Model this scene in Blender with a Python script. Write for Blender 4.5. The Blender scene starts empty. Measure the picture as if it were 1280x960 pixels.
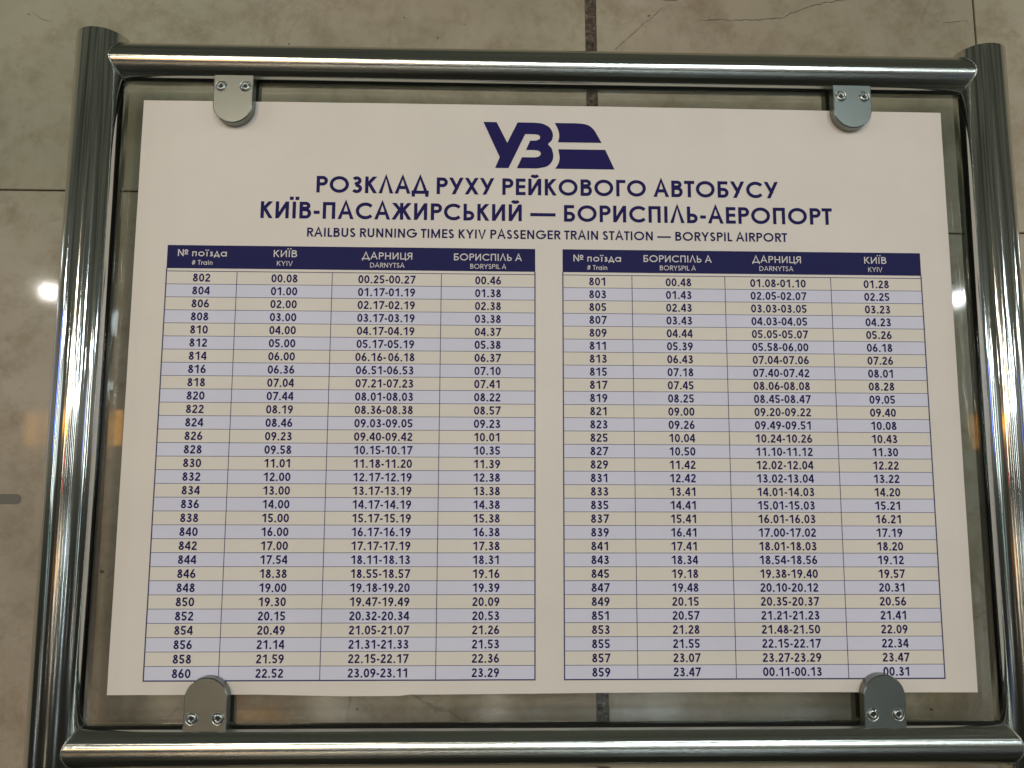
import bpy, bmesh, math, random
from mathutils import Matrix, Vector
from mathutils.geometry import tessellate_polygon
random.seed(7)
S = bpy.context.scene
COL = S.collection

# ------------------------------------------------------------------ camera
cam_d = bpy.data.cameras.new('camera')
cam = bpy.data.objects.new('camera', cam_d)
COL.objects.link(cam)
cam_d.sensor_width = 36.0
cam_d.lens = 940 / 1280 * 36
cam_d.clip_start, cam_d.clip_end = 0.01, 200
cam.matrix_world = Matrix(((0.9996532, -0.0064787, -0.0255253, -0.06638674),
                           (-0.0260964, -0.1136027, -0.9931835, -0.89586396),
                           (0.0035348, 0.9935051, -0.1137323, -0.09927765),
                           (0, 0, 0, 1)))
S.camera = cam
S.view_settings.view_transform = 'Standard'
S.view_settings.look = 'None'
S.view_settings.exposure = 0.0
S.view_settings.gamma = 1.0

# ------------------------------------------------------------------ dim hall light
W = bpy.data.worlds.new('World')
S.world = W
W.use_nodes = True
nt = W.node_tree
nt.nodes.clear()
out = nt.nodes.new('ShaderNodeOutputWorld')
bg = nt.nodes.new('ShaderNodeBackground')
tc = nt.nodes.new('ShaderNodeTexCoord')
sp = nt.nodes.new('ShaderNodeSeparateXYZ')
cr = nt.nodes.new('ShaderNodeValToRGB')
mp = nt.nodes.new('ShaderNodeMapRange')
mp.inputs['From Min'].default_value = -1
mp.inputs['From Max'].default_value = 1
nt.links.new(tc.outputs['Generated'], sp.inputs[0])
nt.links.new(sp.outputs['Z'], mp.inputs['Value'])
nt.links.new(mp.outputs[0], cr.inputs[0])
mpw = nt.nodes.new('ShaderNodeMapping')
mpw.inputs['Scale'].default_value = (3.2, 3.2, .35)
nzw = nt.nodes.new('ShaderNodeTexNoise')
nzw.inputs['Scale'].default_value = 2.2
nzw.inputs['Detail'].default_value = 5
rgw = nt.nodes.new('ShaderNodeMapRange')
rgw.inputs['From Min'].default_value = .35
rgw.inputs['From Max'].default_value = .65
rgw.inputs['To Min'].default_value = .45
rgw.inputs['To Max'].default_value = 1.35
mxw = nt.nodes.new('ShaderNodeMix')
mxw.data_type = 'RGBA'
mxw.blend_type = 'MULTIPLY'
mxw.inputs[0].default_value = 1
nt.links.new(tc.outputs['Generated'], mpw.inputs['Vector'])
nt.links.new(mpw.outputs[0], nzw.inputs['Vector'])
nt.links.new(nzw.outputs[0], rgw.inputs[0])
nt.links.new(cr.outputs[0], mxw.inputs[6])
nt.links.new(rgw.outputs[0], mxw.inputs[7])
nt.links.new(mxw.outputs[2], bg.inputs[0])
nt.links.new(bg.outputs[0], out.inputs[0])
e = cr.color_ramp.elements
e[0].position, e[0].color = 0.0, (0.03, 0.028, 0.022, 1)
e[1].position, e[1].color = 1.0, (0.075, 0.078, 0.060, 1)
for p_, c_ in ((0.44, (0.07, 0.066, 0.052, 1)), (0.53, (0.20, 0.20, 0.175, 1)), (0.64, (0.085, 0.088, 0.070, 1))):
    k = e.new(p_)
    k.color = c_
bg.inputs[1].default_value = 1.0


LAMP_GAIN = .35


def lamp(x, y, z, size, power, color=(1, .93, .82), shape='DISK', sy=None, aim=(0, 0, 0)):
    L = bpy.data.lights.new('hall_lamp', 'AREA')
    L.shape = shape
    L.size = size
    if sy:
        L.size_y = sy
    L.energy = power * LAMP_GAIN
    L.color = color
    o = bpy.data.objects.new('hall_lamp', L)
    COL.objects.link(o)
    o.location = (x, y, z)
    o.rotation_euler = (Vector(aim) - Vector((x, y, z))).to_track_quat('-Z', 'Y').to_euler()
    return o


WARM, COOL, NEUT = (1, .87, .70), (.80, .93, 1), (1, .95, .87)
# the two spots mirrored in the marble beside the posts
lamp(-4.67, -6.65, 1.72, 0.15, 16, NEUT)
lamp(4.81, -6.52, 1.70, 0.13, 14, (.93, .97, 1))
# rows of ceiling lamps receding down the hall
for (x, y, z, s, p_, c_) in (
        (-1.6, -4.2, 1.75, .30, 34, WARM), (1.5, -4.4, 1.80, .30, 38, COOL),
        (0.0, -7.0, 2.0, .36, 60, NEUT), (-2.2, -7.2, 2.0, .36, 64, WARM), (2.8, -7.2, 2.0, .36, 72, COOL),
        (-1.6, -10, 2.0, .4, 90, WARM), (1.8, -10, 2.0, .4, 100, COOL), (-3.8, -10, 2.0, .4, 90, NEUT), (4.4, -10, 2.0, .4, 90, COOL),
        (-3.4, -15, 2.0, .5, 120, WARM), (0, -15, 2.0, .5, 120, NEUT), (3.4, -15, 2.0, .5, 140, COOL),
        (-5.2, -2.4, 1.3, .25, 30, COOL), (5.2, -2.6, 1.3, .25, 30, COOL),
        (-6.5, -4.2, 1.9, .30, 40, NEUT), (6.6, -4.3, 1.9, .30, 40, WARM),
        (-3.6, -1.0, 1.2, .2, 12, COOL), (3.6, -1.0, 1.2, .2, 12, COOL)):
    lamp(x, y, z, s, p_, c_)
# long strip fittings low at the far end; pale side panels added for streaks
lamp(-3.2, -12, 1.1, 4.5, 90, WARM, 'RECTANGLE', .12)
lamp(3.2, -12, 1.25, 4.5, 110, COOL, 'RECTANGLE', .12)
lamp(-7.2, -5.6, 0.3, .5, 14, COOL, 'RECTANGLE', 2.2)
lamp(7.4, -5.4, 0.3, .5, 14, COOL, 'RECTANGLE', 2.2)
lamp(-4.5, -2.9, -.2, .12, 3.5, NEUT, 'RECTANGLE', 1.6)
lamp(4.6, -2.8, -.2, .12, 3.5, NEUT, 'RECTANGLE', 1.6)
lamp(-3.2, -0.9, .35, .12, 7.0, (.10, .20, 1), 'RECTANGLE', .9)
lamp(2.7, -2.5, .10, .10, 1.5, (.15, .2, 1), 'RECTANGLE', .8)
# orange matrix display hanging in the hall, a row of lit characters
xx = -5.45
for wch in (.16, .10, .20, .12, .18, .10, .16, .20, .12):
    t_ = (xx + wch / 2 + .65) / -.49
    lamp(xx + wch / 2, -7.7, .36, wch * .75, 1.6 * wch / .15, (1, .42, .04), 'RECTANGLE', .40)
    xx += wch + .07

for xx, p_, c_ in ((-3.30, 3.0, (1, .36, .02)), (-3.08, 3.6, (1, .46, .03)), (-2.90, 2.6, (1, .36, .02)), (-2.70, 3.4, (1, .50, .05)), (-2.50, 2.6, (1, .36, .02))):  # extra orange source, added to strengthen the orange in the posts
    lamp(xx, -8.0, .36, .12, p_ * 3.2, c_, 'RECTANGLE', .50)
# upright strip lights added out of view for bright streaks in the posts
for x, y, z, w_, h_, p_, c_ in ((-3.75, -9, .7, .07, 3.2, 24, NEUT), (-1.9, -9, .4, .05, 2.4, 14, COOL), (-.7, -9, .5, .06, 2.8, 17, WARM), (.5, -9, .3, .05, 2.0, 12, COOL),
                                 (1.6, -9, .6, .07, 3.0, 22, COOL), (2.7, -9, .2, .06, 2.4, 14, NEUT), (-6.0, -3.4, .2, .08, 2.4, 16, COOL), (6.1, -3.4, .3, .08, 2.4, 18, COOL),
                                 (-4.2, -1.7, .2, .05, 1.6, 7, NEUT), (4.3, -1.7, .2, .05, 1.5, 7, NEUT), (-8.0, -4.0, -.3, .10, 1.8, 9, (.35, .9, .8)), (8.0, -4.2, -.3, .10, 1.8, 9, (.35, .8, .9))):
    lamp(x, y, z, w_, p_, c_, 'RECTANGLE', h_, aim=(0, 0, z))
lamp(-1.5, -3.6, -.35, .06, .5, (1, .12, .10), 'RECTANGLE', .5)

# ------------------------------------------------------------------ materials


def mat(name):
    m = bpy.data.materials.new(name)
    m.use_nodes = True
    n = m.node_tree.nodes
    b = n['Principled BSDF']
    return m, n, m.node_tree.links, b


def ramp(n, pts):
    r = n.new('ShaderNodeValToRGB')
    el = r.color_ramp.elements
    el[0].position, el[0].color = pts[0]
    el[1].position, el[1].color = pts[-1]
    for p_, c_ in pts[1:-1]:
        q = el.new(p_)
        q.color = c_
    return r


def noise(n, l, vec, scale, detail=4, rough=.55, dist=0):
    t = n.new('ShaderNodeTexNoise')
    t.inputs['Scale'].default_value = scale
    t.inputs['Detail'].default_value = detail
    t.inputs['Roughness'].default_value = rough
    t.inputs['Distortion'].default_value = dist
    l.new(vec, t.inputs['Vector'])
    return t


def mix(n, l, fac, a, b, mode='MIX'):
    m = n.new('ShaderNodeMix')
    m.data_type = 'RGBA'
    m.blend_type = mode
    for sock, v in ((m.inputs[0], fac), (m.inputs[6], a), (m.inputs[7], b)):
        if hasattr(v, 'is_output'):
            l.new(v, sock)
        elif isinstance(v, tuple):
            sock.default_value = v
        else:
            sock.default_value = v
    return m.outputs[2]


def c4(r, g, b):
    return (r, g, b, 1)


# marble
M_MARBLE, n, l, b = mat('polished_marble')
tcn = n.new('ShaderNodeTexCoord')
V = tcn.outputs['Object']
oi = n.new('ShaderNodeObjectInfo')
n1 = noise(n, l, V, 2.6, 6, .6, .4)
r1 = ramp(n, [(.3, c4(.335, .285, .208)), (.5, c4(.42, .367, .28)), (.72, c4(.51, .46, .368))])
l.new(n1.outputs[0], r1.inputs[0])
n2 = noise(n, l, V, 16, 10, .76, .2)
r2 = ramp(n, [(.32, c4(.66, .62, .54)), (.52, c4(1, 1, 1)), (.75, c4(1.0, 1.0, .98))])
l.new(n2.outputs[0], r2.inputs[0])
col = mix(n, l, .75, r1.outputs[0], r2.outputs[0], 'MULTIPLY')
# greenish / pinkish drift
n3 = noise(n, l, V, 1.3, 3, .5, 0)
r3 = ramp(n, [(.35, c4(.93, 1.0, .93)), (.65, c4(1.06, .98, .97))])
l.new(n3.outputs[0], r3.inputs[0])
col = mix(n, l, 1.0, col, r3.outputs[0], 'MULTIPLY')
# veins
wob = noise(n, l, V, 5.5, 7, .68, 0)
vadd = n.new('ShaderNodeMix')
vadd.data_type = 'VECTOR'
vadd.inputs[0].default_value = .10
l.new(V, vadd.inputs[4])
l.new(wob.outputs['Color'], vadd.inputs[5])
vo = n.new('ShaderNodeTexVoronoi')
vo.feature = 'DISTANCE_TO_EDGE'
vo.inputs['Scale'].default_value = 4.5
l.new(vadd.outputs[1], vo.inputs['Vector'])
rv = ramp(n, [(0.0, c4(1, 1, 1)), (.006, c4(.30, .30, .30)), (.018, c4(0, 0, 0))])
l.new(vo.outputs[0], rv.inputs[0])
nm = noise(n, l, V, 4.2, 3, .5, 0)
rm = ramp(n, [(.50, c4(0, 0, 0)), (.68, c4(.55, .55, .55))])
l.new(nm.outputs[0], rm.inputs[0])
vm = mix(n, l, 1.0, rv.outputs[0], rm.outputs[0], 'MULTIPLY')
col = mix(n, l, vm, col, c4(.15, .115, .07))
# rusty clouds
n4 = noise(n, l, V, 8.5, 10, .78, .25)
r4 = ramp(n, [(.52, c4(0, 0, 0)), (.70, c4(.55, .55, .55))])
l.new(n4.outputs[0], r4.inputs[0])
col = mix(n, l, r4.outputs[0], col, c4(.19, .14, .085))
# pits
vs = n.new('ShaderNodeTexVoronoi')
vs.inputs['Scale'].default_value = 34
l.new(V, vs.inputs['Vector'])
rs = ramp(n, [(0.0, c4(1, 1, 1)), (.04, c4(.6, .6, .6)), (.07, c4(0, 0, 0))])
l.new(vs.outputs['Distance'], rs.inputs[0])
sg = n.new('ShaderNodeSeparateColor')
l.new(vs.outputs['Color'], sg.inputs[0])
gt = n.new('ShaderNodeMath')
gt.operation = 'GREATER_THAN'
gt.inputs[1].default_value = .90
l.new(sg.outputs[0], gt.inputs[0])
pm = mix(n, l, 1.0, rs.outputs[0], gt.outputs[0], 'MULTIPLY')
col = mix(n, l, pm, col, c4(.07, .055, .035))
# tile to tile tone
mr = n.new('ShaderNodeMapRange')
mr.inputs['To Min'].default_value = .90
mr.inputs['To Max'].default_value = 1.10
l.new(oi.outputs['Random'], mr.inputs[0])
col = mix(n, l, 1.0, col, mr.outputs[0], 'MULTIPLY')
l.new(col, b.inputs['Base Color'])
nr = noise(n, l, V, 22, 6, .6, 0)
rr = n.new('ShaderNodeMapRange')
rr.inputs['To Min'].default_value = .035
rr.inputs['To Max'].default_value = .085
l.new(nr.outputs[0], rr.inputs[0])
l.new(rr.outputs[0], b.inputs['Roughness'])
bp = n.new('ShaderNodeBump')
bp.inputs['Strength'].default_value = .06
bp.inputs['Distance'].default_value = .002
nb = noise(n, l, V, 9, 3, .5, 0)
l.new(nb.outputs[0], bp.inputs['Height'])
l.new(bp.outputs[0], b.inputs['Normal'])

# grout
M_GROUT, n, l, b = mat('dark_grout')
tcn = n.new('ShaderNodeTexCoord')
g1 = noise(n, l, tcn.outputs['Object'], 120, 6, .75, 0)
gr = ramp(n, [(.36, c4(.02, .014, .009)), (.52, c4(.10, .075, .05)), (.70, c4(.26, .21, .155))])
l.new(g1.outputs[0], gr.inputs[0])
l.new(gr.outputs[0], b.inputs['Base Color'])
b.inputs['Roughness'].default_value = .9
bp = n.new('ShaderNodeBump')
bp.inputs['Strength'].default_value = .8
bp.inputs['Distance'].default_value = .002
l.new(g1.outputs[0], bp.inputs['Height'])
l.new(bp.outputs[0], b.inputs['Normal'])

# floor
M_FLOOR, n, l, b = mat('polished_floor_stone')
tcn = n.new('ShaderNodeTexCoord')
f1 = noise(n, l, tcn.outputs['Object'], 5, 8, .65, .5)
fr = ramp(n, [(.3, c4(.025, .023, .018)), (.7, c4(.06, .055, .045))])
l.new(f1.outputs[0], fr.inputs[0])
l.new(fr.outputs[0], b.inputs['Base Color'])
b.inputs['Roughness'].default_value = .22

# steel


def steel(name, base, rough, aniso, axis, rot=0.0, wob=0.12):
    m, n, l, b = mat(name)
    tcn = n.new('ShaderNodeTexCoord')
    b.inputs['Metallic'].default_value = 1
    b.inputs['Base Color'].default_value = c4(*base)
    mpn = n.new('ShaderNodeMapping')
    s = {'X': (1.2, 160, 160), 'Z': (160, 160, 1.2)}.get(axis, (60, 60, 60))
    mpn.inputs['Scale'].default_value = s
    l.new(tcn.outputs['Object'], mpn.inputs['Vector'])
    t = noise(n, l, mpn.outputs[0], 1.0, 5, .6, 0)
    r = n.new('ShaderNodeMapRange')
    r.inputs['From Min'].default_value = .3
    r.inputs['From Max'].default_value = .7
    r.inputs['To Min'].default_value = rough * .8
    r.inputs['To Max'].default_value = rough * 1.25
    l.new(t.outputs[0], r.inputs[0])
    l.new(r.outputs[0], b.inputs['Roughness'])
    if aniso:
        b.inputs['Anisotropic'].default_value = aniso
        b.inputs['Anisotropic Rotation'].default_value = rot
        tg = n.new('ShaderNodeTangent')
        tg.direction_type = 'RADIAL'
        tg.axis = axis
        l.new(tg.outputs[0], b.inputs['Tangent'])
    bp = n.new('ShaderNodeBump')
    bp.inputs['Strength'].default_value = wob
    bp.inputs['Distance'].default_value = .0006
    mp2 = n.new('ShaderNodeMapping')
    s2 = {'X': (1.5, 55, 55), 'Z': (55, 55, 1.5)}.get(axis, (30, 30, 30))
    mp2.inputs['Scale'].default_value = s2
    l.new(tcn.outputs['Object'], mp2.inputs['Vector'])
    t2 = noise(n, l, mp2.outputs[0], 1.0, 3, .5, 0)
    l.new(t2.outputs[0], bp.inputs['Height'])
    l.new(bp.outputs[0], b.inputs['Normal'])
    return m


M_POST = steel('polished_steel_post', (.64, .65, .61), .065, 1.0, 'Z', 0.25, .2)
M_RAIL = steel('polished_steel_rail', (.53, .55, .50), .15, 1.0, 'X', 0.25, .22)
M_CLAMP = steel('satin_cast_steel', (.235, .25, .225), .33, 0, 'N', 0, .0)
for nd in M_CLAMP.node_tree.nodes:
    if nd.type == 'MAP_RANGE':
        nd.inputs['To Min'].default_value, nd.inputs['To Max'].default_value = .32, .35
    if nd.type == 'BSDF_PRINCIPLED':
        for lk in list(nd.inputs['Normal'].links):
            M_CLAMP.node_tree.links.remove(lk)
M_SCREW = steel('screw_steel', (.34, .36, .33), .28, 0, 'N', 0, .1)
M_DARK, n, l, b = mat('socket_shadow_steel')  # near-black colour painted in for the shade inside the screw recesses
b.inputs['Base Color'].default_value = c4(.02, .02, .02)
b.inputs['Roughness'].default_value = .6
M_RUBBER, n, l, b = mat('black_rubber_gasket')
b.inputs['Base Color'].default_value = c4(.015, .015, .015)
b.inputs['Roughness'].default_value = .7

# glass pane
M_GLASS = bpy.data.materials.new('clear_glass')
M_GLASS.use_nodes = True
n, l = M_GLASS.node_tree.nodes, M_GLASS.node_tree.links
n.clear()
o_ = n.new('ShaderNodeOutputMaterial')
mx = n.new('ShaderNodeMixShader')
tr = n.new('ShaderNodeBsdfTransparent')
tr.inputs[0].default_value = c4(.97, .985, .97)
gl = n.new('ShaderNodeBsdfGlossy')
gl.inputs['Roughness'].default_value = .03
fz = n.new('ShaderNodeFresnel')
fz.inputs[0].default_value = 1.45
l.new(fz.outputs[0], mx.inputs[0])
l.new(tr.outputs[0], mx.inputs[1])
l.new(gl.outputs[0], mx.inputs[2])
l.new(mx.outputs[0], o_.inputs[0])


def flat(name, rgb, rough=.55, spec=.3, mottle=.03):
    m, n, l, b = mat(name)
    tcn = n.new('ShaderNodeTexCoord')
    t = noise(n, l, tcn.outputs['Object'], 9, 5, .6, 0)
    r = ramp(n, [(.3, c4(*(v * (1 - mottle) for v in rgb))), (.7, c4(*(min(1, v * (1 + mottle)) for v in rgb)))])
    l.new(t.outputs[0], r.inputs[0])
    l.new(r.outputs[0], b.inputs['Base Color'])
    b.inputs['Roughness'].default_value = rough
    b.inputs['Specular IOR Level'].default_value = spec
    return m


M_PAPER = flat('warm_white_paper', (.77, .70, .618), .45, .35, .035)
M_CREAM = flat('cream_row_ink', (.775, .71, .615))
M_LAV = flat('lavender_row_ink', (.71, .695, .80))
M_NAVY = flat('navy_ink', (.016, .011, .095), .6, .12)
M_HEAD = flat('navy_header_ink', (.018, .017, .090), .6, .12)
M_PALE = flat('pale_print', (.72, .66, .64))
M_LINE = flat('grid_line_ink', (.05, .045, .13), .5)
M_CRACK = flat('vein_filler', (.10, .075, .045), .5)
M_STAIN = flat('grey_patch_filler', (.15, .14, .11), .4)

# ------------------------------------------------------------------ mesh helpers


def obj(name, bm, m, parent=None, smooth=False):
    me = bpy.data.meshes.new(name)
    bm.to_mesh(me)
    bm.free()
    me.materials.append(m)
    if smooth:
        for f in me.polygons:
            f.use_smooth = True
    o = bpy.data.objects.new(name, me)
    COL.objects.link(o)
    if parent:
        o.parent = parent
        o.matrix_parent_inverse = Matrix.Identity(4)
    return o


def thing(name, label, cat, group=None):
    o = bpy.data.objects.new(name, None)
    o.empty_display_size = .1
    COL.objects.link(o)
    o['label'], o['category'] = label, cat
    if group:
        o['group'] = group
    return o


def slab(bm, x0, x1, y0, y1, z0, z1, ch=0):
    """box whose front (y0) edges are chamfered by ch"""
    fr = [(x0 + ch, z0 + ch), (x1 - ch, z0 + ch), (x1 - ch, z1 - ch), (x0 + ch, z1 - ch)]
    md = [(x0, z0), (x1, z0), (x1, z1), (x0, z1)]
    rings = [[bm.verts.new((x, y0, z)) for x, z in fr]]
    if ch:
        rings.append([bm.verts.new((x, y0 + ch, z)) for x, z in md])
    rings.append([bm.verts.new((x, y1, z)) for x, z in md])
    bm.faces.new(rings[0])
    for a, c in zip(rings, rings[1:]):
        for i in range(4):
            j = (i + 1) % 4
            bm.faces.new((a[j], a[i], c[i], c[j]))
    bm.faces.new(list(reversed(rings[-1])))
    bmesh.ops.recalc_face_normals(bm, faces=bm.faces)


def tube(bm, p0, p1, prof, seg=96):
    """lathe: prof is a list of (t along the axis in metres from p0, radius)"""
    p0, p1 = Vector(p0), Vector(p1)
    ax = (p1 - p0).normalized()
    u = ax.orthogonal().normalized()
    v = ax.cross(u)
    rings = []
    for t, r in prof:
        c = p0 + ax * t
        if r < 1e-6:
            rings.append([bm.verts.new(c)])
        else:
            rings.append([bm.verts.new(c + (u * math.cos(a) + v * math.sin(a)) * r) for a in
                          (2 * math.pi * i / seg for i in range(seg))])
    for a, c in zip(rings, rings[1:]):
        for i in range(seg):
            j = (i + 1) % seg
            if len(a) == 1 and len(c) == 1:
                continue
            if len(a) == 1:
                bm.faces.new((a[0], c[i], c[j]))
            elif len(c) == 1:
                bm.faces.new((a[i], a[j], c[0]))
            else:
                bm.faces.new((a[i], a[j], c[j], c[i]))
    bmesh.ops.recalc_face_normals(bm, faces=bm.faces)


def plate(bm, outline, y0, y1, ch=.0008):
    """convex outline (x,z) extruded from y0 (front, chamfered) to y1"""
    nn = len(outline)
    ins = []
    for i in range(nn):
        a, c, d = Vector(outline[i - 1]), Vector(outline[i]), Vector(outline[(i + 1) % nn])
        e1, e2 = (c - a).normalized(), (d - c).normalized()
        n1_, n2_ = Vector((-e1.y, e1.x)), Vector((-e2.y, e2.x))
        k = n1_ + n2_
        k = k / max(.3, k.dot(n1_))
        ins.append(c + k * ch)
    cen = sum((Vector(q) for q in outline), Vector((0, 0))) / nn
    if (ins[0] - cen).length > (Vector(outline[0]) - cen).length:
        ins = [2 * Vector(outline[i]) - ins[i] for i in range(nn)]
    r0 = [bm.verts.new((q.x, y0, q.y)) for q in ins]
    r1 = [bm.verts.new((q[0], y0 + ch, q[1])) for q in outline]
    r2 = [bm.verts.new((q[0], y1, q[1])) for q in outline]
    bm.faces.new(r0)
    for a, c in ((r0, r1), (r1, r2)):
        for i in range(nn):
            j = (i + 1) % nn
            bm.faces.new((a[i], a[j], c[j], c[i]))
    bm.faces.new(list(reversed(r2)))
    bmesh.ops.recalc_face_normals(bm, faces=bm.faces)


# ------------------------------------------------------------------ the setting
G = 0.105                      # distance of the marble face behind the poster
FLOOR_Z = -1.32
KX = (.89586 + G) / (.89586 + .085)


def wp(x, z):                  # a point measured on a plane 85 mm behind, carried to the marble face
    return (-.06639 + (x + .06639) * KX, -.09928 + (z + .09928) * KX)


bm = bmesh.new()
slab(bm, -3.2, 3.2, G + .004, G + .09, FLOOR_Z, 1.9)
wall = obj('wall', bm, M_GROUT)
wall['kind'] = 'structure'
bm = bmesh.new()
xs0, zs0 = (-3.2, 3.2), 0
vs_ = [bm.verts.new(p_) for p_ in ((-9, -18, FLOOR_Z), (9, -18, FLOOR_Z), (9, G + .09, FLOOR_Z), (-9, G + .09, FLOOR_Z))]
bm.faces.new(vs_)
floor = obj('floor', bm, M_FLOOR)
floor['kind'] = 'structure'

gx0, _ = wp(.0590, .50)
gx1, _ = wp(.0748, .50)
gx0b, _ = wp(.0556, -.39)
gx1b, _ = wp(.0690, -.39)
vx, _ = wp(.6117, .53)
zl = wp(0, .2685)[1]
zr = wp(0, .2237)[1]
cols = [(-2.65, -1.96, zl - .03), (-1.957, -.92, zl + .21), (-.917, gx0, zl), (gx1, vx - .0012, zr), (vx + .0012, 1.30, zr + .002), (1.3025, 1.98, zl), (1.983, 2.65, zr)]
for ci, (x0, x1, zj) in enumerate(cols):
    H = .82
    zs = []
    z = zj
    while z > FLOOR_Z:
        z -= H
    while z < 1.9:
        zs.append(max(z, FLOOR_Z))
        z += H
    zs.append(1.9)
    for a, c in zip(zs, zs[1:]):
        bm = bmesh.new()
        slab(bm, x0, x1, G + random.uniform(-.0003, .0003), G + .02, a + .0011, c - .0011, .0009)
        for v in bm.verts:
            v.co.x += (.54 - v.co.z) * .0079
        obj('tile', bm, M_MARBLE, wall)
# lower course beside the wide joint is a little narrower: grout smear filled flush


def ribbon(pts, w, y, m, name, parent, jit=.0012):
    bm = bmesh.new()
    P = []
    for (xa, za), (xb, zb) in zip(pts, pts[1:]):
        k = max(2, int(math.hypot(xb - xa, zb - za) / .003))
        for i in range(k):
            P.append((xa + (xb - xa) * i / k, za + (zb - za) * i / k))
    P.append(pts[-1])
    o1 = 0
    prev = None
    for i, (x, z) in enumerate(P):
        o1 = .75 * o1 + random.uniform(-jit, jit)
        ww = w * random.uniform(.35, 1.2) * min(1, .25 + min(i, len(P) - 1 - i) / 6)
        a, c = bm.verts.new((x, y, z + o1 + ww / 2)), bm.verts.new((x, y, z + o1 - ww / 2))
        if prev:
            bm.faces.new((prev[0], a, c, prev[1]))
        prev = (a, c)
    return obj(name, bm, m, parent)


YS = G - .0005
for pts, w in ((((.0935, .476), (.1006, .4826), (.1119, .4923), (.1323, .5116), (.1528, .5299), (.1699, .5446)), .0009),
               (((.2203, .5277), (.2825, .5301), (.3335, .5311), (.3509, .5411), (.3740, .5488), (.3971, .5565), (.4316, .5620)), .0009),
               (((.5613, .5261), (.5731, .5311), (.602, .5341)), .0008),
               (((-.64, .463), (-.62, .448), (-.60, .425)), .0012),
               (((-.70, .52), (-.672, .505)), .0008)):
    ribbon([wp(*q) for q in pts], w, YS, M_CRACK, 'crack', wall)
for (x, z, s_) in ((-.7038, .5173, .0012), (-.3495, .4811, .0016), (-.1926, .5229, .0013), (-.1084, .514, .0011), (.1483, .5322, .0020), (.4851, -.2789, .0016),
                   (.4924, -.3994, .0018), (.505, -.288, .0012), (-.557, -.228, .003)):
    x, z = wp(x, z)
    bm = bmesh.new()
    q = [bm.verts.new((x + math.cos(a) * s_ * random.uniform(.6, 1.5), YS, z + math.sin(a) * s_ * random.uniform(.4, 1.0))) for a in
         (i * math.pi / 5 for i in range(10))]
    bm.faces.new(q)
    obj('chip', bm, M_CRACK, wall)
for (xa, za, xb, zb, rr_) in ((-.712, -.1318, -.6635, -.1445, .006), (.168, .575, .190, .5560, .003)):
    (xa, za), (xb, zb) = wp(xa, za), wp(xb, zb)
    bm = bmesh.new()
    P = []
    for cx, cz, a0 in ((xb - rr_, za - rr_, 90), (xb - rr_, zb + rr_, 0), (xa + rr_, zb + rr_, -90), (xa + rr_, za - rr_, -180)):
        for i in range(6):
            a = math.radians(a0 - i * 18)
            P.append((cx + rr_ * math.cos(a), cz + rr_ * math.sin(a)))
    bm.faces.new([bm.verts.new((x, YS, z)) for x, z in P])
    obj('filler_patch', bm, M_STAIN, wall)

# ------------------------------------------------------------------ steel frame
PX, PR = .553, .0302
RT, RB, RR = .4010, -.4090, .0238
frame = thing('sign_frame', 'polished stainless steel tube frame with four clamps standing in front of the marble wall', 'sign frame')
frame.location = (0, 0, FLOOR_Z)


def inframe(o):
    o.parent = frame
    o.location = Vector(o.location) - frame.location


TOPZ = .432
for s in (-1, 1):
    bm = bmesh.new()
    L = TOPZ - FLOOR_Z
    tube(bm, (0, 0, 0), (0, 0, L), [(0, 0), (0, PR), (L - .0010, PR), (L - .0003, PR - .0004), (L, PR - .0012), (L + .0002, PR - .0035), (L - .0002, PR - .0045), (L + .0010, 0)])
    o = obj('post', bm, M_POST, None, False)
    o.location = (s * PX, 0, FLOOR_Z)
    inframe(o)
    bm = bmesh.new()
    tube(bm, (0, 0, 0), (0, 0, .012), [(0, 0), (0, .062), (.006, .062), (.008, .060), (.008, .036), (.012, .032), (.012, .031)], 64)
    o2 = obj('base_flange', bm, M_SCREW)
    o2.location = (s * PX, 0, FLOOR_Z)
    inframe(o2)
for z in (RT, RB, -1.05):
    bm = bmesh.new()
    tube(bm, (-PX, 0, 0), (PX, 0, 0), [(0, RR), (2 * PX, RR)])
    o = obj('rail', bm, M_RAIL)
    o.location = (0, 0, z)
    inframe(o)
# weld beads where rails meet posts
for z in (RT, RB, -1.05):
    for s in (-1, 1):
        bm = bmesh.new()
        ring = []
        K = 96
        for i in range(K):
            a = 2 * math.pi * i / K
            yy, zz = math.cos(a) * RR, math.sin(a) * RR
            xo = math.sqrt(max(0, PR ** 2 - yy ** 2))
            cen = Vector((s * (PX - xo), yy, zz))
            nrm = (Vector((0, yy, zz)).normalized() + Vector((-s * xo, yy, 0)).normalized()).normalized()
            tan = Vector((0, -math.sin(a), math.cos(a)))
            bi = nrm.cross(tan).normalized()
            w_ = .0011 * (1 + .18 * math.sin(i * 2.1))
            ring.append([bm.verts.new(cen + nrm * math.cos(t) * w_ * .7 + bi * math.sin(t) * w_) for t in (k * math.pi / 3 for k in range(6))])
        for i in range(K):
            A, B = ring[i], ring[(i + 1) % K]
            for k in range(6):
                bm.faces.new((A[k], A[(k + 1) % 6], B[(k + 1) % 6], B[k]))
        bmesh.ops.recalc_face_normals(bm, faces=bm.faces)
        o = obj('weld', bm, M_SCREW, None, True)
        o.location = (0, 0, z)
        inframe(o)
for o in list(COL.objects):
    if o.name.split('.')[0] in ('post', 'rail', 'base_flange'):
        for f in o.data.polygons:
            f.use_smooth = len(f.vertices) == 4 and (o.name[0] == 'r' or abs(f.normal.z) < .3)

# pane
bm = bmesh.new()
slab(bm, -.5225, .5225, .0008, .0088, -.387, .3775, .0006)
pane = obj('glass_pane', bm, M_GLASS)
inframe(pane)

# clamps


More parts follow.
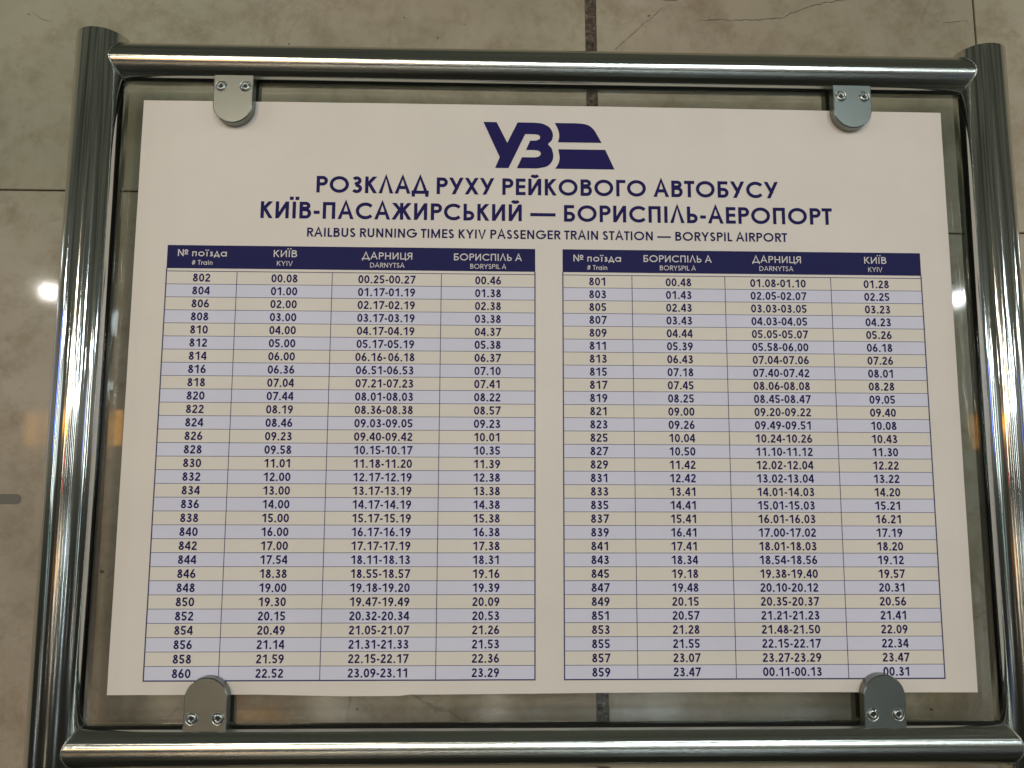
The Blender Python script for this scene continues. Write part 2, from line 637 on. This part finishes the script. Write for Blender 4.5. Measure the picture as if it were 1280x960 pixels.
def clamp(cx, sgn, tip, base, zs):
    w = .0240
    zc = tip + sgn * w
    arc = [(cx + w * math.cos(a), zc - sgn * w * math.sin(a)) for a in (math.pi * i / 28 for i in range(29))]
    outl = arc + [(cx - w, base), (cx + w, base)]
    bm = bmesh.new()
    plate(bm, outl, -.0130, -.0012, .0009)
    front = obj('clamp', bm, M_CLAMP)
    inframe(front)
    bm = bmesh.new()
    plate(bm, outl, .0098, .0210, .0003)
    x0, x1 = cx - w + .0005, cx + w - .0005
    bk = obj('back_plate', bm, M_CLAMP, front)
    bm = bmesh.new()
    za, zb = sorted((sgn * .3845, base))
    slab(bm, x0, x1, -.0012, .0098, za, zb)
    obj('spacer', bm, M_CLAMP, front)
    bm = bmesh.new()
    plate(bm, [(cx + (q[0] - cx) * .93, zc + (q[1] - zc) * .93) for q in arc] + [(cx - w * .93, sgn * .378), (cx + w * .93, sgn * .378)], -.0011, -.0004, .0001)
    obj('gasket', bm, M_RUBBER, front)
    for dx in (-.0147, .0147):
        bm = bmesh.new()
        tube(bm, (cx + dx, -.01295, zs), (cx + dx, -.02, zs), [(0, .0074), (.0006, .0071), (.0007, .0067), (.0001, .0062), (.0001, .0057), (.0008, .0052), (.0013, .0040), (.0014, .0027), (.0003, .0022), (.0003, 0)], 32)
        bm2 = bmesh.new()
        ra = [[bm2.verts.new((cx + dx + q_ * math.cos(a), -.01312, zs + q_ * math.sin(a))) for a in (i * math.pi / 16 for i in range(32))] for q_ in (.0056, .0063)]
        for i in range(32):
            bm2.faces.new((ra[0][i], ra[0][i - 1], ra[1][i - 1], ra[1][i]))
        obj('countersink', bm2, M_DARK, front)  # flat dark ring, painted shade of the groove round the head
        sc_ = obj('screw', bm, M_SCREW, front, True)
        bm = bmesh.new()
        rot = random.random()
        bm.faces.new([bm.verts.new((cx + dx + .0022 * math.cos(rot + i * math.pi / 3), -.01340, zs + .0022 * math.sin(rot + i * math.pi / 3))) for i in range(6)])
        obj('socket', bm, M_DARK, front)  # flat dark hexagon, painted shade at the bottom of the recess
    return front


clamp(-.3866, 1, .3205, .3870, .3672)
clamp(.3812, 1, .3260, .3870, .3668)
clamp(-.3846, -1, -.3315, -.3945, -.3758)
clamp(.3838, -1, -.3310, -.3940, -.3746)

# ------------------------------------------------------------------ poster
PW, PH = .5, .35355
poster = thing('timetable_poster', 'warm white railbus timetable poster with navy print and emblem, lying on the glass pane', 'timetable')
poster.location = (0, 0, 0)


def relief(x, z):
    """gentle cockle of the paper towards the viewer (metres)"""
    ex = max(0, abs(x) / PW - .75) * 4
    ez = max(0, abs(z) / PH - .8) * 5
    return .00025 * math.sin(x * 17 + 1) * math.sin(z * 13) + .0005 * ez * math.sin(x * 31 + 2) + .0004 * ex * math.sin(z * 27)


def edge_shift(x, z):
    dz = 0
    if z < -PH + .02:
        k = (-PH + .02 - z) / .02
        if -.33 < x < -.168:
            dz = -.0022 * math.sin((x + .33) / .162 * math.pi * .62)
        elif x >= -.168:
            dz = .0007 * math.sin(x * 9)
        dz *= k
    if z > PH - .02:
        dz = (z - PH + .02) / .02 * .0012 * math.sin((x + .5) * math.pi)
    return dz


bm = bmesh.new()
NX, NZ = 100, 70
grid = {}
for layer, dy in ((0, 0), (1, .00055)):
    for i in range(NX + 1):
        for j in range(NZ + 1):
            x, z = -PW + 2 * PW * i / NX, -PH + 2 * PH * j / NZ
            if x < -.164 and x > -.1665:
                pass
            grid[layer, i, j] = bm.verts.new((x, -abs(relief(x, z)) * .6 + dy, z + edge_shift(x, z)))
for i in range(NX):
    for j in range(NZ):
        bm.faces.new((grid[0, i, j], grid[0, i + 1, j], grid[0, i + 1, j + 1], grid[0, i, j + 1]))
        bm.faces.new((grid[1, i, j], grid[1, i, j + 1], grid[1, i + 1, j + 1], grid[1, i + 1, j]))
for i in range(NX):
    for j in (0, NZ):
        bm.faces.new((grid[0, i, j], grid[1, i, j], grid[1, i + 1, j], grid[0, i + 1, j]))
for j in range(NZ):
    for i in (0, NX):
        bm.faces.new((grid[0, i, j], grid[1, i, j], grid[1, i, j + 1], grid[0, i, j + 1]))
bmesh.ops.recalc_face_normals(bm, faces=bm.faces)
obj('sheet', bm, M_PAPER, poster)


def py(x, z, lift):
    return -abs(relief(x, z)) * .6 - lift


LB, LR, LT = .00014, .00022, .00032


def rect(bm, x0, z0, x1, z1, lift):
    """a printed rectangle in millimetres, cut small enough to follow the sheet"""
    nx = max(1, int(abs(x1 - x0) / 20))
    nz = max(1, int(abs(z1 - z0) / 20))
    g = [[None] * (nz + 1) for _ in range(nx + 1)]
    for i in range(nx + 1):
        for j in range(nz + 1):
            x, z = (x0 + (x1 - x0) * i / nx) / 1000, (z0 + (z1 - z0) * j / nz) / 1000
            g[i][j] = bm.verts.new((x, py(x, z, lift), z))
    for i in range(nx):
        for j in range(nz):
            bm.faces.new((g[i][j], g[i + 1][j], g[i + 1][j + 1], g[i][j + 1]))


# ---- lettering: a geometric sans drawn with a constant-width pen


def arc(cx, cy, rx, ry, a0, a1, k=None):
    k = k or max(4, int(abs(a1 - a0) / 13))
    return [(cx + rx * math.cos(math.radians(a0 + (a1 - a0) * i / k)), cy + ry * math.sin(math.radians(a0 + (a1 - a0) * i / k))) for i in range(k + 1)]


def digit(ch, t):
    h = t / 2
    one = lambda *p_: [list(q) for q in p_]
    top, bot, mid = 1 - h, h, .5
    dw = .60
    if ch == '0':
        return [arc(dw / 2, .5, dw / 2 - h, .5 - h, 0, 360, 26)], dw, .085, .085
    if ch == '1':
        return one([(.40, 0), (.40, 1)], [(.40, top - .01), (.335, top - .01), (.10, .70)]), dw, .085, .085
    if ch == '2':
        return one(arc(.30, .71, .27 - h, .29 - h, 175, -35, 14) + [(.07, h)], [(.03, bot), (.57, bot)]), dw, .085, .085
    if ch == '3':
        return one(arc(.29, .75, .245 - h, .25 - h, 160, -90, 13) + [(.20, .50)], [(.20, .52), (.30, .52)] + arc(.29, .275, .285 - h, .275 - h, 85, -165, 15)), dw, .085, .085
    if ch == '4':
        return one([(.44, 0), (.44, 1)], [(.42, .98), (.05, .24 + h)], [(.02, .20 + h), (.60, .20 + h)]), dw, .085, .085
    if ch == '5':
        return one([(.54, top), (.15, top), (.10, .52)], arc(.28, .31, .29 - h, .31 - h, 130, -155, 17)), dw, .085, .085
    if ch == '6':
        return one(arc(.30, .31, .29 - h, .31 - h, 0, 360, 24), [(.085, .43), (.385, 1)]), dw, .085, .085
    if ch == '9':
        return one(arc(.30, .69, .29 - h, .31 - h, 0, 360, 24), [(.515, .57), (.215, 0)]), dw, .085, .085
    if ch == '7':
        return one([(.03, top), (.535, top), (.20, 0)]), dw, .085, .085
    if ch == '8':
        return one(arc(.30, .755, .235 - h, .245 - h, 0, 360, 20), arc(.30, .275, .285 - h, .275 - h, 0, 360, 22)), dw, .085, .085


def glyph(ch, t):
    """returns (strokes, width, left bearing, right bearing); cap height 1, pen width t"""
    h = t / 2
    R, D, X = .085, .02, .055     # bearings for stems, diagonals and rounds
    one = lambda *p_: [list(q) for q in p_]
    top, bot, mid = 1 - h, h, .5
    if ch in 'OО':
        w = 1.02
        return [arc(w / 2, .5, w / 2 - h, .5 - h, 0, 360, 40)], w, X, X
    if ch in 'CС':
        w = .98
        return [arc(.51, .5, .51 - h, .5 - h, 42, 318, 30)], .90, X, X * .6
    if ch in 'PР':
        w = .60
        return one([(h, 0), (h, 1)], [(h, top), (w - .28, top)] + arc(w - .28, .71, .28 - h, .29 - h, 90, -90) + [(h, .42 + h)]), w, R, X * .5
    if ch == 'R':
        w = .62
        return one([(h, 0), (h, 1)], [(h, top), (w - .30, top)] + arc(w - .30, .72, .28 - h, .28 - h, 90, -90) + [(h, .44 + h)], [(.30, .48), (w - h * .8, 0)]), w, R, D
    if ch == 'Я':
        w = .62
        return one([(w - h, 0), (w - h, 1)], [(w - h, top), (.30, top)] + arc(.30, .72, .28 - h, .28 - h, 90, 270) + [(w - h, .44 + h)], [(w - .30, .48), (h * .8, 0)]), w, D, R
    if ch in 'BВ':
        w = .62
        return one([(h, 0), (h, 1)], [(h, top), (.32, top)] + arc(.32, .76, .25 - h, .24 - h, 90, -90) + [(h, .52 + h)],
                   [(h, .53), (.34, .53)] + arc(.34, .265 + h / 2, .28 - h, .265 - h / 2, 90, -90) + [(h, bot)]), w, R, X
    if ch == 'Б':
        w = .60
        return one([(h, 0), (h, 1)], [(h, top), (w - .06, top)], [(h, .60 - h), (.31, .60 - h)] + arc(.31, .30, .29 - h, .30 - h, 90, -90) + [(h, bot)]), w, R, X
    if ch == 'Ь':
        w = .58
        return one([(h, 0), (h, 1)], [(h, .58 - h), (.29, .58 - h)] + arc(.29, .29, .29 - h, .29 - h, 90, -90) + [(h, bot)]), w, R, X
    if ch in 'EЕ':
        w = .52
        return one([(h, 0), (h, 1)], [(h, top), (w, top)], [(h, mid + .01), (w - .02, mid + .01)], [(h, bot), (w, bot)]), w, R, R * .6
    if ch in 'KК':
        w = .66
        return one([(h, 0), (h, 1)], [(.10, .47), (w - t * .75, 1)], [(.22, .58), (w - t * .65, 0)]), w, R, D
    if ch in 'AА':
        w = .86
        return one([(t * .56, 0), (w / 2, 1 + h * .3), (w - t * .56, 0)], [(.20, .27 + h), (w - .20, .27 + h)]), w, D, D
    if ch in 'Л':
        w = .80
        return one([(t * .56, 0), (w / 2, 1 + h * .3), (w - t * .56, 0)]), w, D, D
    if ch == 'V':
        w = .80
        return one([(t * .56, 1), (w / 2, -h * .3), (w - t * .56, 1)]), w, D, D
    if ch == 'Д':
        w = .90
        return one([(.14, bot), (w / 2, 1 + h * .3), (w - .14, bot)], [(0, bot), (w, bot)], [(h, t * .9), (h, -.17)], [(w - h, t * .9), (w - h, -.17)]), w, D, D
    if ch == 'У':
        w = .78
        return one([(t * .56, 1), (.43, .33)], [(w - t * .56, 1), (.25, 0)]), w, D, D
    if ch == 'Y':
        w = .78
        return one([(w / 2, 0), (w / 2, .45)], [(t * .58, 1), (w / 2, .42), (w - t * .58, 1)]), w, D, D
    if ch in 'XХ':
        w = .76
        return one([(t * .6, 1), (w - t * .6, 0)], [(w - t * .6, 1), (t * .6, 0)]), w, D, D
    if ch in 'ИЙ':
        w = .70
        s = one([(h, 0), (h, 1)], [(w - h, 0), (w - h, 1)], [(h, .03), (w - h, .97)])
        if ch == 'Й':
            s.append(arc(w / 2, 1.26, .17, .13, 200, 340, 10))
        return s, w, R, R
    if ch == 'N':
        w = .70
        return one([(h, 0), (h, 1)], [(w - h, 0), (w - h, 1)], [(h, .97), (w - h, .03)]), w, R, R
    if ch == 'M':
        w = .88
        return one([(h, 0), (h, 1)], [(w - h, 0), (w - h, 1)], [(h, .95), (w / 2, .12), (w - h, .95)]), w, R, R
    if ch in 'НH':
        w = .68
        return one([(h, 0), (h, 1)], [(w - h, 0), (w - h, 1)], [(h, mid), (w - h, mid)]), w, R, R
    if ch == 'П':
        w = .66
        return one([(h, 0), (h, 1)], [(w - h, 0), (w - h, 1)], [(h, top), (w - h, top)]), w, R, R
    if ch == 'Ц':
        w = .66
        return one([(h, 0), (h, 1)], [(w - h, 0), (w - h, 1)], [(h, bot), (w + .08, bot)], [(w + .08 - h, t * .9), (w + .08 - h, -.17)]), w + .08, R, D
    if ch == 'Г':
        w = .50
        return one([(h, 0), (h, 1)], [(h, top), (w, top)]), w, R, D
    if ch in 'TТ':
        w = .54
        return one([(w / 2, 0), (w / 2, top)], [(0, top), (w, top)]), w, D, D
    if ch in 'IІ':
        return one([(h, 0), (h, 1)]), t, R, R
    if ch == 'Ї':
        return one([(h, 0), (h, 1)], [(h - .145 - h, 1.20), (h - .145 + h, 1.20)], [(h + .145 - h, 1.20), (h + .145 + h, 1.20)]), t, R, R
    if ch == 'L':
        return one([(h, 0), (h, 1)], [(h, bot), (.46, bot)]), .46, R, D
    if ch == 'D':
        w = .76
        return one([(h, 0), (h, 1)], [(h, top), (.28, top)] + arc(.28, .5, w - .28 - h, .5 - h, 90, -90, 14) + [(h, bot)]), w, R, X
    if ch == 'U':
        w = .66
        return one([(h, 1), (h, .33)] + arc(w / 2, .33, w / 2 - h, .33 - h, 180, 360, 14) + [(w - h, 1)]), w, R, R
    if ch == 'G':
        w = 1.0
        return one(arc(.51, .5, .51 - h, .5 - h, 42, 360, 32) + [(.56, .5)]), w, X, X
    if ch == 'S':
        w = .54
        return one(arc(.27, .74, .25 - h, .26 - h, 25, 200, 12) + arc(.27, .74, .25 - h, .26 - h, 215, 262, 4)[:3] +
                   arc(.27, .26 + .01, .27 - h, .27 - h, 82, -160, 18)), w, X, X
    if ch == 'З':
        w = .58
        return one(arc(.28, .745, .26 - h, .255 - h, 150, -90, 16) + [(.22, .49 + .0)], [(.22, .51), (.29, .51)] + arc(.29, .27, .29 - h, .27 - h + .005, 80, -150, 16)), w, X, X
    if ch == 'Ж':
        w = 1.06
        c = w / 2
        return one([(c, 0), (c, 1)], [(c - .02, .5), (t * .7, 1)], [(c + .02, .5), (w - t * .7, 1)], [(c - .10, .58), (t * .6, 0)], [(c + .10, .58), (w - t * .6, 0)]), w, D, D
    if ch == '-':
        return one([(0, .38), (.30, .38)]), .30, .07, .07
    if ch == '—':
        return one([(0, .40), (1.32, .40)]), 1.32, .05, .05
    if ch == '.':
        return one([(0, h), (t * 1.1, h)]), t * 1.1, .10, .10
    # digits
    if ch in '0123456789':
        st, w, lb, rb = digit(ch, t)
        q_ = 1.08
        return [[(x * q_, y) for x, y in pl] for pl in st], w * q_, .045, .045
    # lower case (x height .70 in the header line)
    xh = .70
    if ch == 'п':
        w = .52
        return one([(h, 0), (h, xh)], [(w - h, 0), (w - h, xh)], [(h, xh - h), (w - h, xh - h)]), w, R, R
    if ch == 'о':
        return [arc(.36, xh / 2, .36 - h, xh / 2 - h, 0, 360, 24)], .72, X, X
    if ch == 'ї':
        return one([(h, 0), (h, xh)], [(h - .12 - h, .90), (h - .12 + h, .90)], [(h + .12 - h, .90), (h + .12 + h, .90)]), t, R + .04, R + .04
    if ch == 'з':
        return one(arc(.20, .51, .19 - h, .19 - h, 150, -90, 12) + [(.15, .32)], [(.15, .37), (.2, .37)] + arc(.20, .19, .21 - h, .19 - h, 80, -150, 12)), .42, X, X
    if ch == 'д':
        w = .66
        return one([(.12, bot), (w / 2, xh + h * .3), (w - .12, bot)], [(0, bot), (w, bot)], [(h, t * .9), (h, -.16)], [(w - h, t * .9), (w - h, -.16)]), w, D, D
    if ch in 'аa':
        return [arc(.35, xh / 2, .35 - h, xh / 2 - h, 0, 360, 24), [(.70 - h, 0), (.70 - h, xh)]], .70, X, R
    if ch == 'r':
        return one([(h, 0), (h, xh)], arc(.26, xh - .24, .22 - h, .24 - h, 170, 80, 6)), .30, R, D
    if ch == 'i':
        return one([(h, 0), (h, xh)], [(0, .93), (t, .93)]), t, R, R
    if ch == 'n':
        w = .52
        return one([(h, 0), (h, xh)], [(h, .38)] + arc(w / 2, xh - .27, w / 2 - h, .27 - h, 170, 0, 10) + [(w - h, 0)]), w, R, R
    if ch == '#':
        return one([(.16, 0), (.30, 1)], [(.40, 0), (.54, 1)], [(.02, .34), (.62, .34)], [(.06, .66), (.66, .66)]), .68, R, R
    if ch == '№':
        return [[(h, 0), (h, 1)], [(.66 - h, 0), (.66 - h, 1)], [(h, .97), (.66 - h, .03)], arc(.92, .72, .20 - h * .7, .24 - h * .7, 0, 360, 18), [(.72, .32), (1.12, .32)]], 1.12, R, X
    if ch == ' ':
        return [], .30, 0, 0
    raise ValueError(ch)


def text(bm, s, cx, base, cap, width, t, seedk=0):
    """s centred on cx (mm), scaled sideways so that its ink is `width` mm wide"""
    gs = [glyph(c, t) for c in s]
    adv, pos = 0, []
    for c, (st, w, lb, rb) in zip(s, gs):
        adv += lb
        pos.append(adv)
        adv += w + rb
    left = pos[0]
    right = pos[-1] + gs[-1][1]
    sx = width / (right - left) / cap
    x0 = cx - width / 2
    k = 0
    for (st, w, lb, rb), p_ in zip(gs, pos):
        for pl in st:
            k += 1
            pen(bm, [(x0 + (p_ - left + q[0]) * cap * sx, base + q[1] * cap) for q in pl], t * cap, LT + (k % 7) * .000006)
    return sx


def pen(bm, P, w, lift):
    P = [q for i, q in enumerate(P) if i == 0 or math.hypot(q[0] - P[i - 1][0], q[1] - P[i - 1][1]) > 1e-3]
    hw = w / 2
    closed = math.hypot(P[0][0] - P[-1][0], P[0][1] - P[-1][1]) < 1e-4
    if closed:
        P = P[:-1]
    nP = len(P)
    V = [Vector(q) for q in P]
    Ls, Rs = [], []
    for i in range(nP):
        if closed or 0 < i < nP - 1:
            d1 = (V[i] - V[i - 1]).normalized()
            d2 = (V[(i + 1) % nP] - V[i]).normalized()
            n1_ = Vector((-d1.y, d1.x))
            n2_ = Vector((-d2.y, d2.x))
            k = n1_ + n2_
            if k.length < 1e-4:
                k = n1_
            k = k / max(.42, k.dot(n1_))
            off = k * hw
        else:
            d = (V[1] - V[0]).normalized() if i == 0 else (V[-1] - V[-2]).normalized()
            off = Vector((-d.y, d.x)) * hw
            # slanted strokes are cut level with the line
            if .35 < abs(d.y) < .995 and nP <= 3:
                off = Vector((math.copysign(hw / abs(d.y), off.x), 0))
        Ls.append(V[i] + off)
        Rs.append(V[i] - off)

    def mk(v):
        x, z = v.x / 1000, v.y / 1000
        return bm.verts.new((x, py(x, z, lift), z))
    A = [mk(v) for v in Ls]
    B = [mk(v) for v in Rs]
    for i in range(nP if closed else nP - 1):
        j = (i + 1) % nP
        bm.faces.new((A[i], B[i], B[j], A[j]))


# emblem
def smooth_poly(P):
    """P: (x, z, smooth?) ; Catmull-Rom through the smooth runs"""
    outp = []
    nP = len(P)
    for i in range(nP):
        a, b_ = P[i], P[(i + 1) % nP]
        outp.append((a[0], a[1]))
        if a[2] and b_[2]:
            p0 = P[i - 1] if P[i][2] > 1 or P[i - 1][2] else a
            p3 = P[(i + 2) % nP] if P[(i + 2) % nP][2] else b_
            for k in range(1, 5):
                u = k / 5
                q = []
                for c in (0, 1):
                    q.append(.5 * (2 * a[c] + (b_[c] - p0[c]) * u + (2 * p0[c] - 5 * a[c] + 4 * b_[c] - p3[c]) * u * u + (3 * a[c] - p0[c] - 3 * b_[c] + p3[c]) * u ** 3))
                outp.append(tuple(q))
    return outp


EU = [(-80.1, 332.2, 0), (-63.7, 332.2, 0), (-50.3, 305.4, 0), (-37.5, 332.2, 0), (-18.0, 332.2, 1), (-7.0, 331.1, 1), (1.6, 326.9, 1), (5.8, 320.5, 1), (6.6, 314.8, 1),
      (5.2, 309.4, 1), (0.3, 304.4, 0), (5.1, 298.9, 1), (7.0, 290.4, 1), (5.4, 282.2, 1), (-0.8, 275.7, 1), (-13.3, 272.7, 1), (-38.4, 272.7, 0), (-31.9, 287.0, 0), (-16.4, 287.0, 1),
      (-10.9, 288.3, 1), (-8.6, 291.9, 1), (-10.6, 295.3, 1), (-16.4, 296.5, 1), (-27.0, 296.5, 0), (-21.8, 308.6, 0), (-14.8, 308.8, 1), (-10.8, 310.3, 1), (-9.4, 313.0, 1),
      (-11.2, 316.1, 1), (-16.4, 317.1, 1), (-28.1, 317.1, 0), (-48.7, 272.7, 0), (-65.2, 272.7, 0), (-59.6, 286.6, 0)]
E1 = [(9.0, 332.2, 0), (35.3, 332.2, 1), (46.3, 331.2, 1), (53.3, 328.4, 1), (58.8, 322.9, 1), (67.4, 307.0, 0), (12.8, 307.0, 1), (14.6, 314.9, 1), (13.3, 323.0, 1), (9.0, 332.2, 1)]
E2 = [(13.2, 298.0, 0), (71.9, 298.0, 0), (83.3, 272.7, 0), (9.3, 272.7, 1), (13.2, 279.1, 1), (14.9, 287.2, 1), (13.2, 298.0, 1)]
bm = bmesh.new()
for poly in (EU, E1, E2):
    P = smooth_poly(poly)
    if math.hypot(P[0][0] - P[-1][0], P[0][1] - P[-1][1]) < 1e-4:
        P = P[:-1]
    vs_ = []
    for x, z in P:
        vs_.append(bm.verts.new((x / 1000, py(x / 1000, z / 1000, LT), z / 1000)))
    for tri in tessellate_polygon([[Vector((x, z, 0)) for x, z in P]]):
        try:
            bm.faces.new([vs_[k] for k in tri])
        except ValueError:
            pass
obj('emblem', bm, M_NAVY, poster)

for s, cx, base, cap, wd, t in (('РОЗКЛАД РУХУ РЕЙКОВОГО АВТОБУСУ', 1.8, 238.2, 21.2, 572.6, .19),
                                ('КИЇВ-ПАСАЖИРСЬКИЙ — БОРИСПІЛЬ-АЕРОПОРТ', 1.5, 205.0, 21.2, 705.5, .19),
                                ('RAILBUS RUNNING TIMES KYIV PASSENGER TRAIN STATION — BORYSPIL AIRPORT', 1.5, 182.4, 11.3, 590.8, .178)):
    bm = bmesh.new()
    sx = text(bm, s, cx, base, cap, wd, t)
    print('heading scale', round(sx, 3))
    obj('heading_text', bm, M_NAVY, poster)

# tables
LEFT = '''802 00.08 00.25-00.27 00.46
804 01.00 01.17-01.19 01.38
806 02.00 02.17-02.19 02.38
808 03.00 03.17-03.19 03.38
810 04.00 04.17-04.19 04.37
812 05.00 05.17-05.19 05.38
814 06.00 06.16-_06.18 06.37
816 06.36 06.51-06.53 07.10
818 07.04 07.21-07.23 07.41
820 07.44 08.01-08.03 08.22
822 08.19 08.36-08.38 08.57
824 08.46 09.03-09.05 09.23
826 09.23 09.40-09.42 10.01
828 09.58 10.15-10.17 10.35
830 11.01 11.18-11.20 11.39
832 12.00 12.17-12.19 12.38
834 13.00 13.17-13.19 13.38
836 14.00 14.17-14.19 14.38
838 15.00 15.17-15.19 15.38
840 16.00 16.17-16.19 16.38
842 17.00 17.17-17.19 17.38
844 17.54 18.11-18.13 18.31
846 18.38 18.55-18.57 19.16
848 19.00 19.18-19.20 19.39
850 19.30 19.47-19.49 20.09
852 20.15 20.32-20.34 20.53
854 20.49 21.05-21.07 21.26
856 21.14 21.31-21.33 21.53
858 21.59 22.15-22.17 22.36
860 22.52 23.09-23.11 23.29'''.split('\n')
RIGHT = '''801 00.48 01.08-01.10 01.28
803 01.43 02.05-02.07 02.25
805 02.43 03.03-03.05 03.23
807 03.43 04.03-04.05 04.23
809 04.44 05.05-05.07 05.26
811 05.39 05.58-06.00 06.18
813 06.43 07.04-07.06 07.26
815 07.18 07.40-07.42 08.01
817 07.45 08.06-08.08 08.28
819 08.25 08.45-08.47 09.05
821 09.00 09.20-09.22 09.40
823 09.26 09.49-09.51 10.08
825 10.04 10.24-10.26 10.43
827 10.50 11.10-11.12 11.30
829 11.42 12.02-12.04 12.22
831 12.42 13.02-13.04 13.22
833 13.41 14.01-14.03 14.20
835 14.41 15.01-15.03 15.21
837 15.41 16.01-16.03 16.21
839 16.41 17.00-17.02 17.19
841 17.41 18.01-18.03 18.20
843 18.34 18.54-18.56 19.12
845 19.18 19.38-19.40 19.57
847 19.48 20.10-20.12 20.31
849 20.15 20.35-20.37 20.56
851 20.57 21.21-21.23 21.41
853 21.28 21.48-21.50 22.09
855 21.55 22.15-22.17 22.34
857 23.07 23.27-23.29 23.47
859 23.47 00.11-00.13 00.31'''.split('\n')
ROW0, ROWN = 137.8, -338.3
DZ = (ROW0 - ROWN) / 30
tables = ((LEFT, (-460.2, -376.0, -261.6, -129.7, -15.9), -.7,
           (('№ поїзда', -418.6, 58.8, 156.3, 8.6), ('КИЇВ', -318.9, 28.5, 156.4, 8.6), ('ДАРНИЦЯ', -195.9, 61.2, 154.9, 8.6), ('БОРИСПІЛЬ А', -73.2, 83.2, 154.6, 8.6)),
           (('# Train', -418.4, 24.8, 145.8, 5.8), ('KYIV', -319.2, 19.3, 145.6, 6.0), ('DARNYTSA', -195.4, 41.8, 144.6, 6.0), ('BORYSPIL A', -72.8, 44.1, 144.4, 6.0))),
          (RIGHT, (18.4, 103.0, 217.5, 349.0, 462.2), -.7,
           (('№ поїзда', 60.6, 58.8, 154.9, 8.6), ('БОРИСПІЛЬ А', 159.8, 84.5, 155.1, 8.6), ('ДАРНИЦЯ', 282.6, 61.0, 155.6, 8.6), ('КИЇВ', 405.9, 28.2, 155.9, 8.6)),
           (('# Train', 60.4, 24.8, 144.6, 5.8), ('BORYSPIL A', 159.8, 44.6, 144.9, 6.0), ('DARNYTSA', 282.0, 42.5, 145.4, 6.0), ('KYIV', 405.4, 18.0, 145.6, 6.0))))
for rows, cx, nx_, heads, subs in tables:
    tb = bpy.data.objects.new('table', None)
    COL.objects.link(tb)
    tb.parent = poster
    tb['label'] = 'table of even train numbers' if rows is LEFT else 'table of odd train numbers'
    bm = bmesh.new()
    rect(bm, cx[0] - .4, 141.3, cx[4] + .4, 170.0, LB)
    obj('header_bar', bm, M_HEAD, tb)
    bm = bmesh.new()
    for s, x, wd, base, cap in heads:
        text(bm, s, x, base, cap, wd, .150)
    for s, x, wd, base, cap in subs:
        text(bm, s, x, base, cap, wd, .135)
    obj('header_text', bm, M_PALE, tb)
    bl = bmesh.new()
    for i, r in enumerate(rows):
        z1, z0 = ROW0 - i * DZ, ROW0 - (i + 1) * DZ
        bm = bmesh.new()
        rect(bm, cx[0], z0, cx[4], z1, LB)
        obj('row_band', bm, M_CREAM if i % 2 == 0 else M_LAV, tb)
        if i:
            rect(bl, cx[0], z1 - .32, cx[4], z1 + .32, LR)
        bm = bmesh.new()
        base = (z0 + z1) / 2 - 4.9
        for j, w_ in enumerate(r.split()):
            ext = w_.replace('_', '')
            wd = {3: 21.2, 5: 31.6, 11: 69.0}[len(ext)]
            x = (cx[j] + cx[j + 1]) / 2
            if '_' in w_:
                text(bm, '06.16-', x - 17.3, base, 10.0, 36.6, .182)
                text(bm, '06.18', x + 19.5, base, 10.0, 31.6, .182)
            else:
                text(bm, ext, x, base, 10.0, wd, .182)
        obj('row_text', bm, M_NAVY, tb)
    rect(bl, cx[0] - .5, ROW0 - .45, cx[4] + .5, ROW0 + .45, LR)
    for x in cx[1:4]:
        rect(bl, x - .42, ROWN, x + .42, ROW0, LR + .00003)
    rect(bl, cx[0] - .8, ROWN - .8, cx[0] + .6, 141.3, LR + .00005)
    rect(bl, cx[4] - .6, ROWN - .8, cx[4] + .8, 141.3, LR + .00005)
    rect(bl, cx[0] - .8, ROWN - .8, cx[4] + .8, ROWN + .7, LR + .00007)
    obj('grid_lines', bl, M_LINE, tb)
print('objects', len(COL.objects))
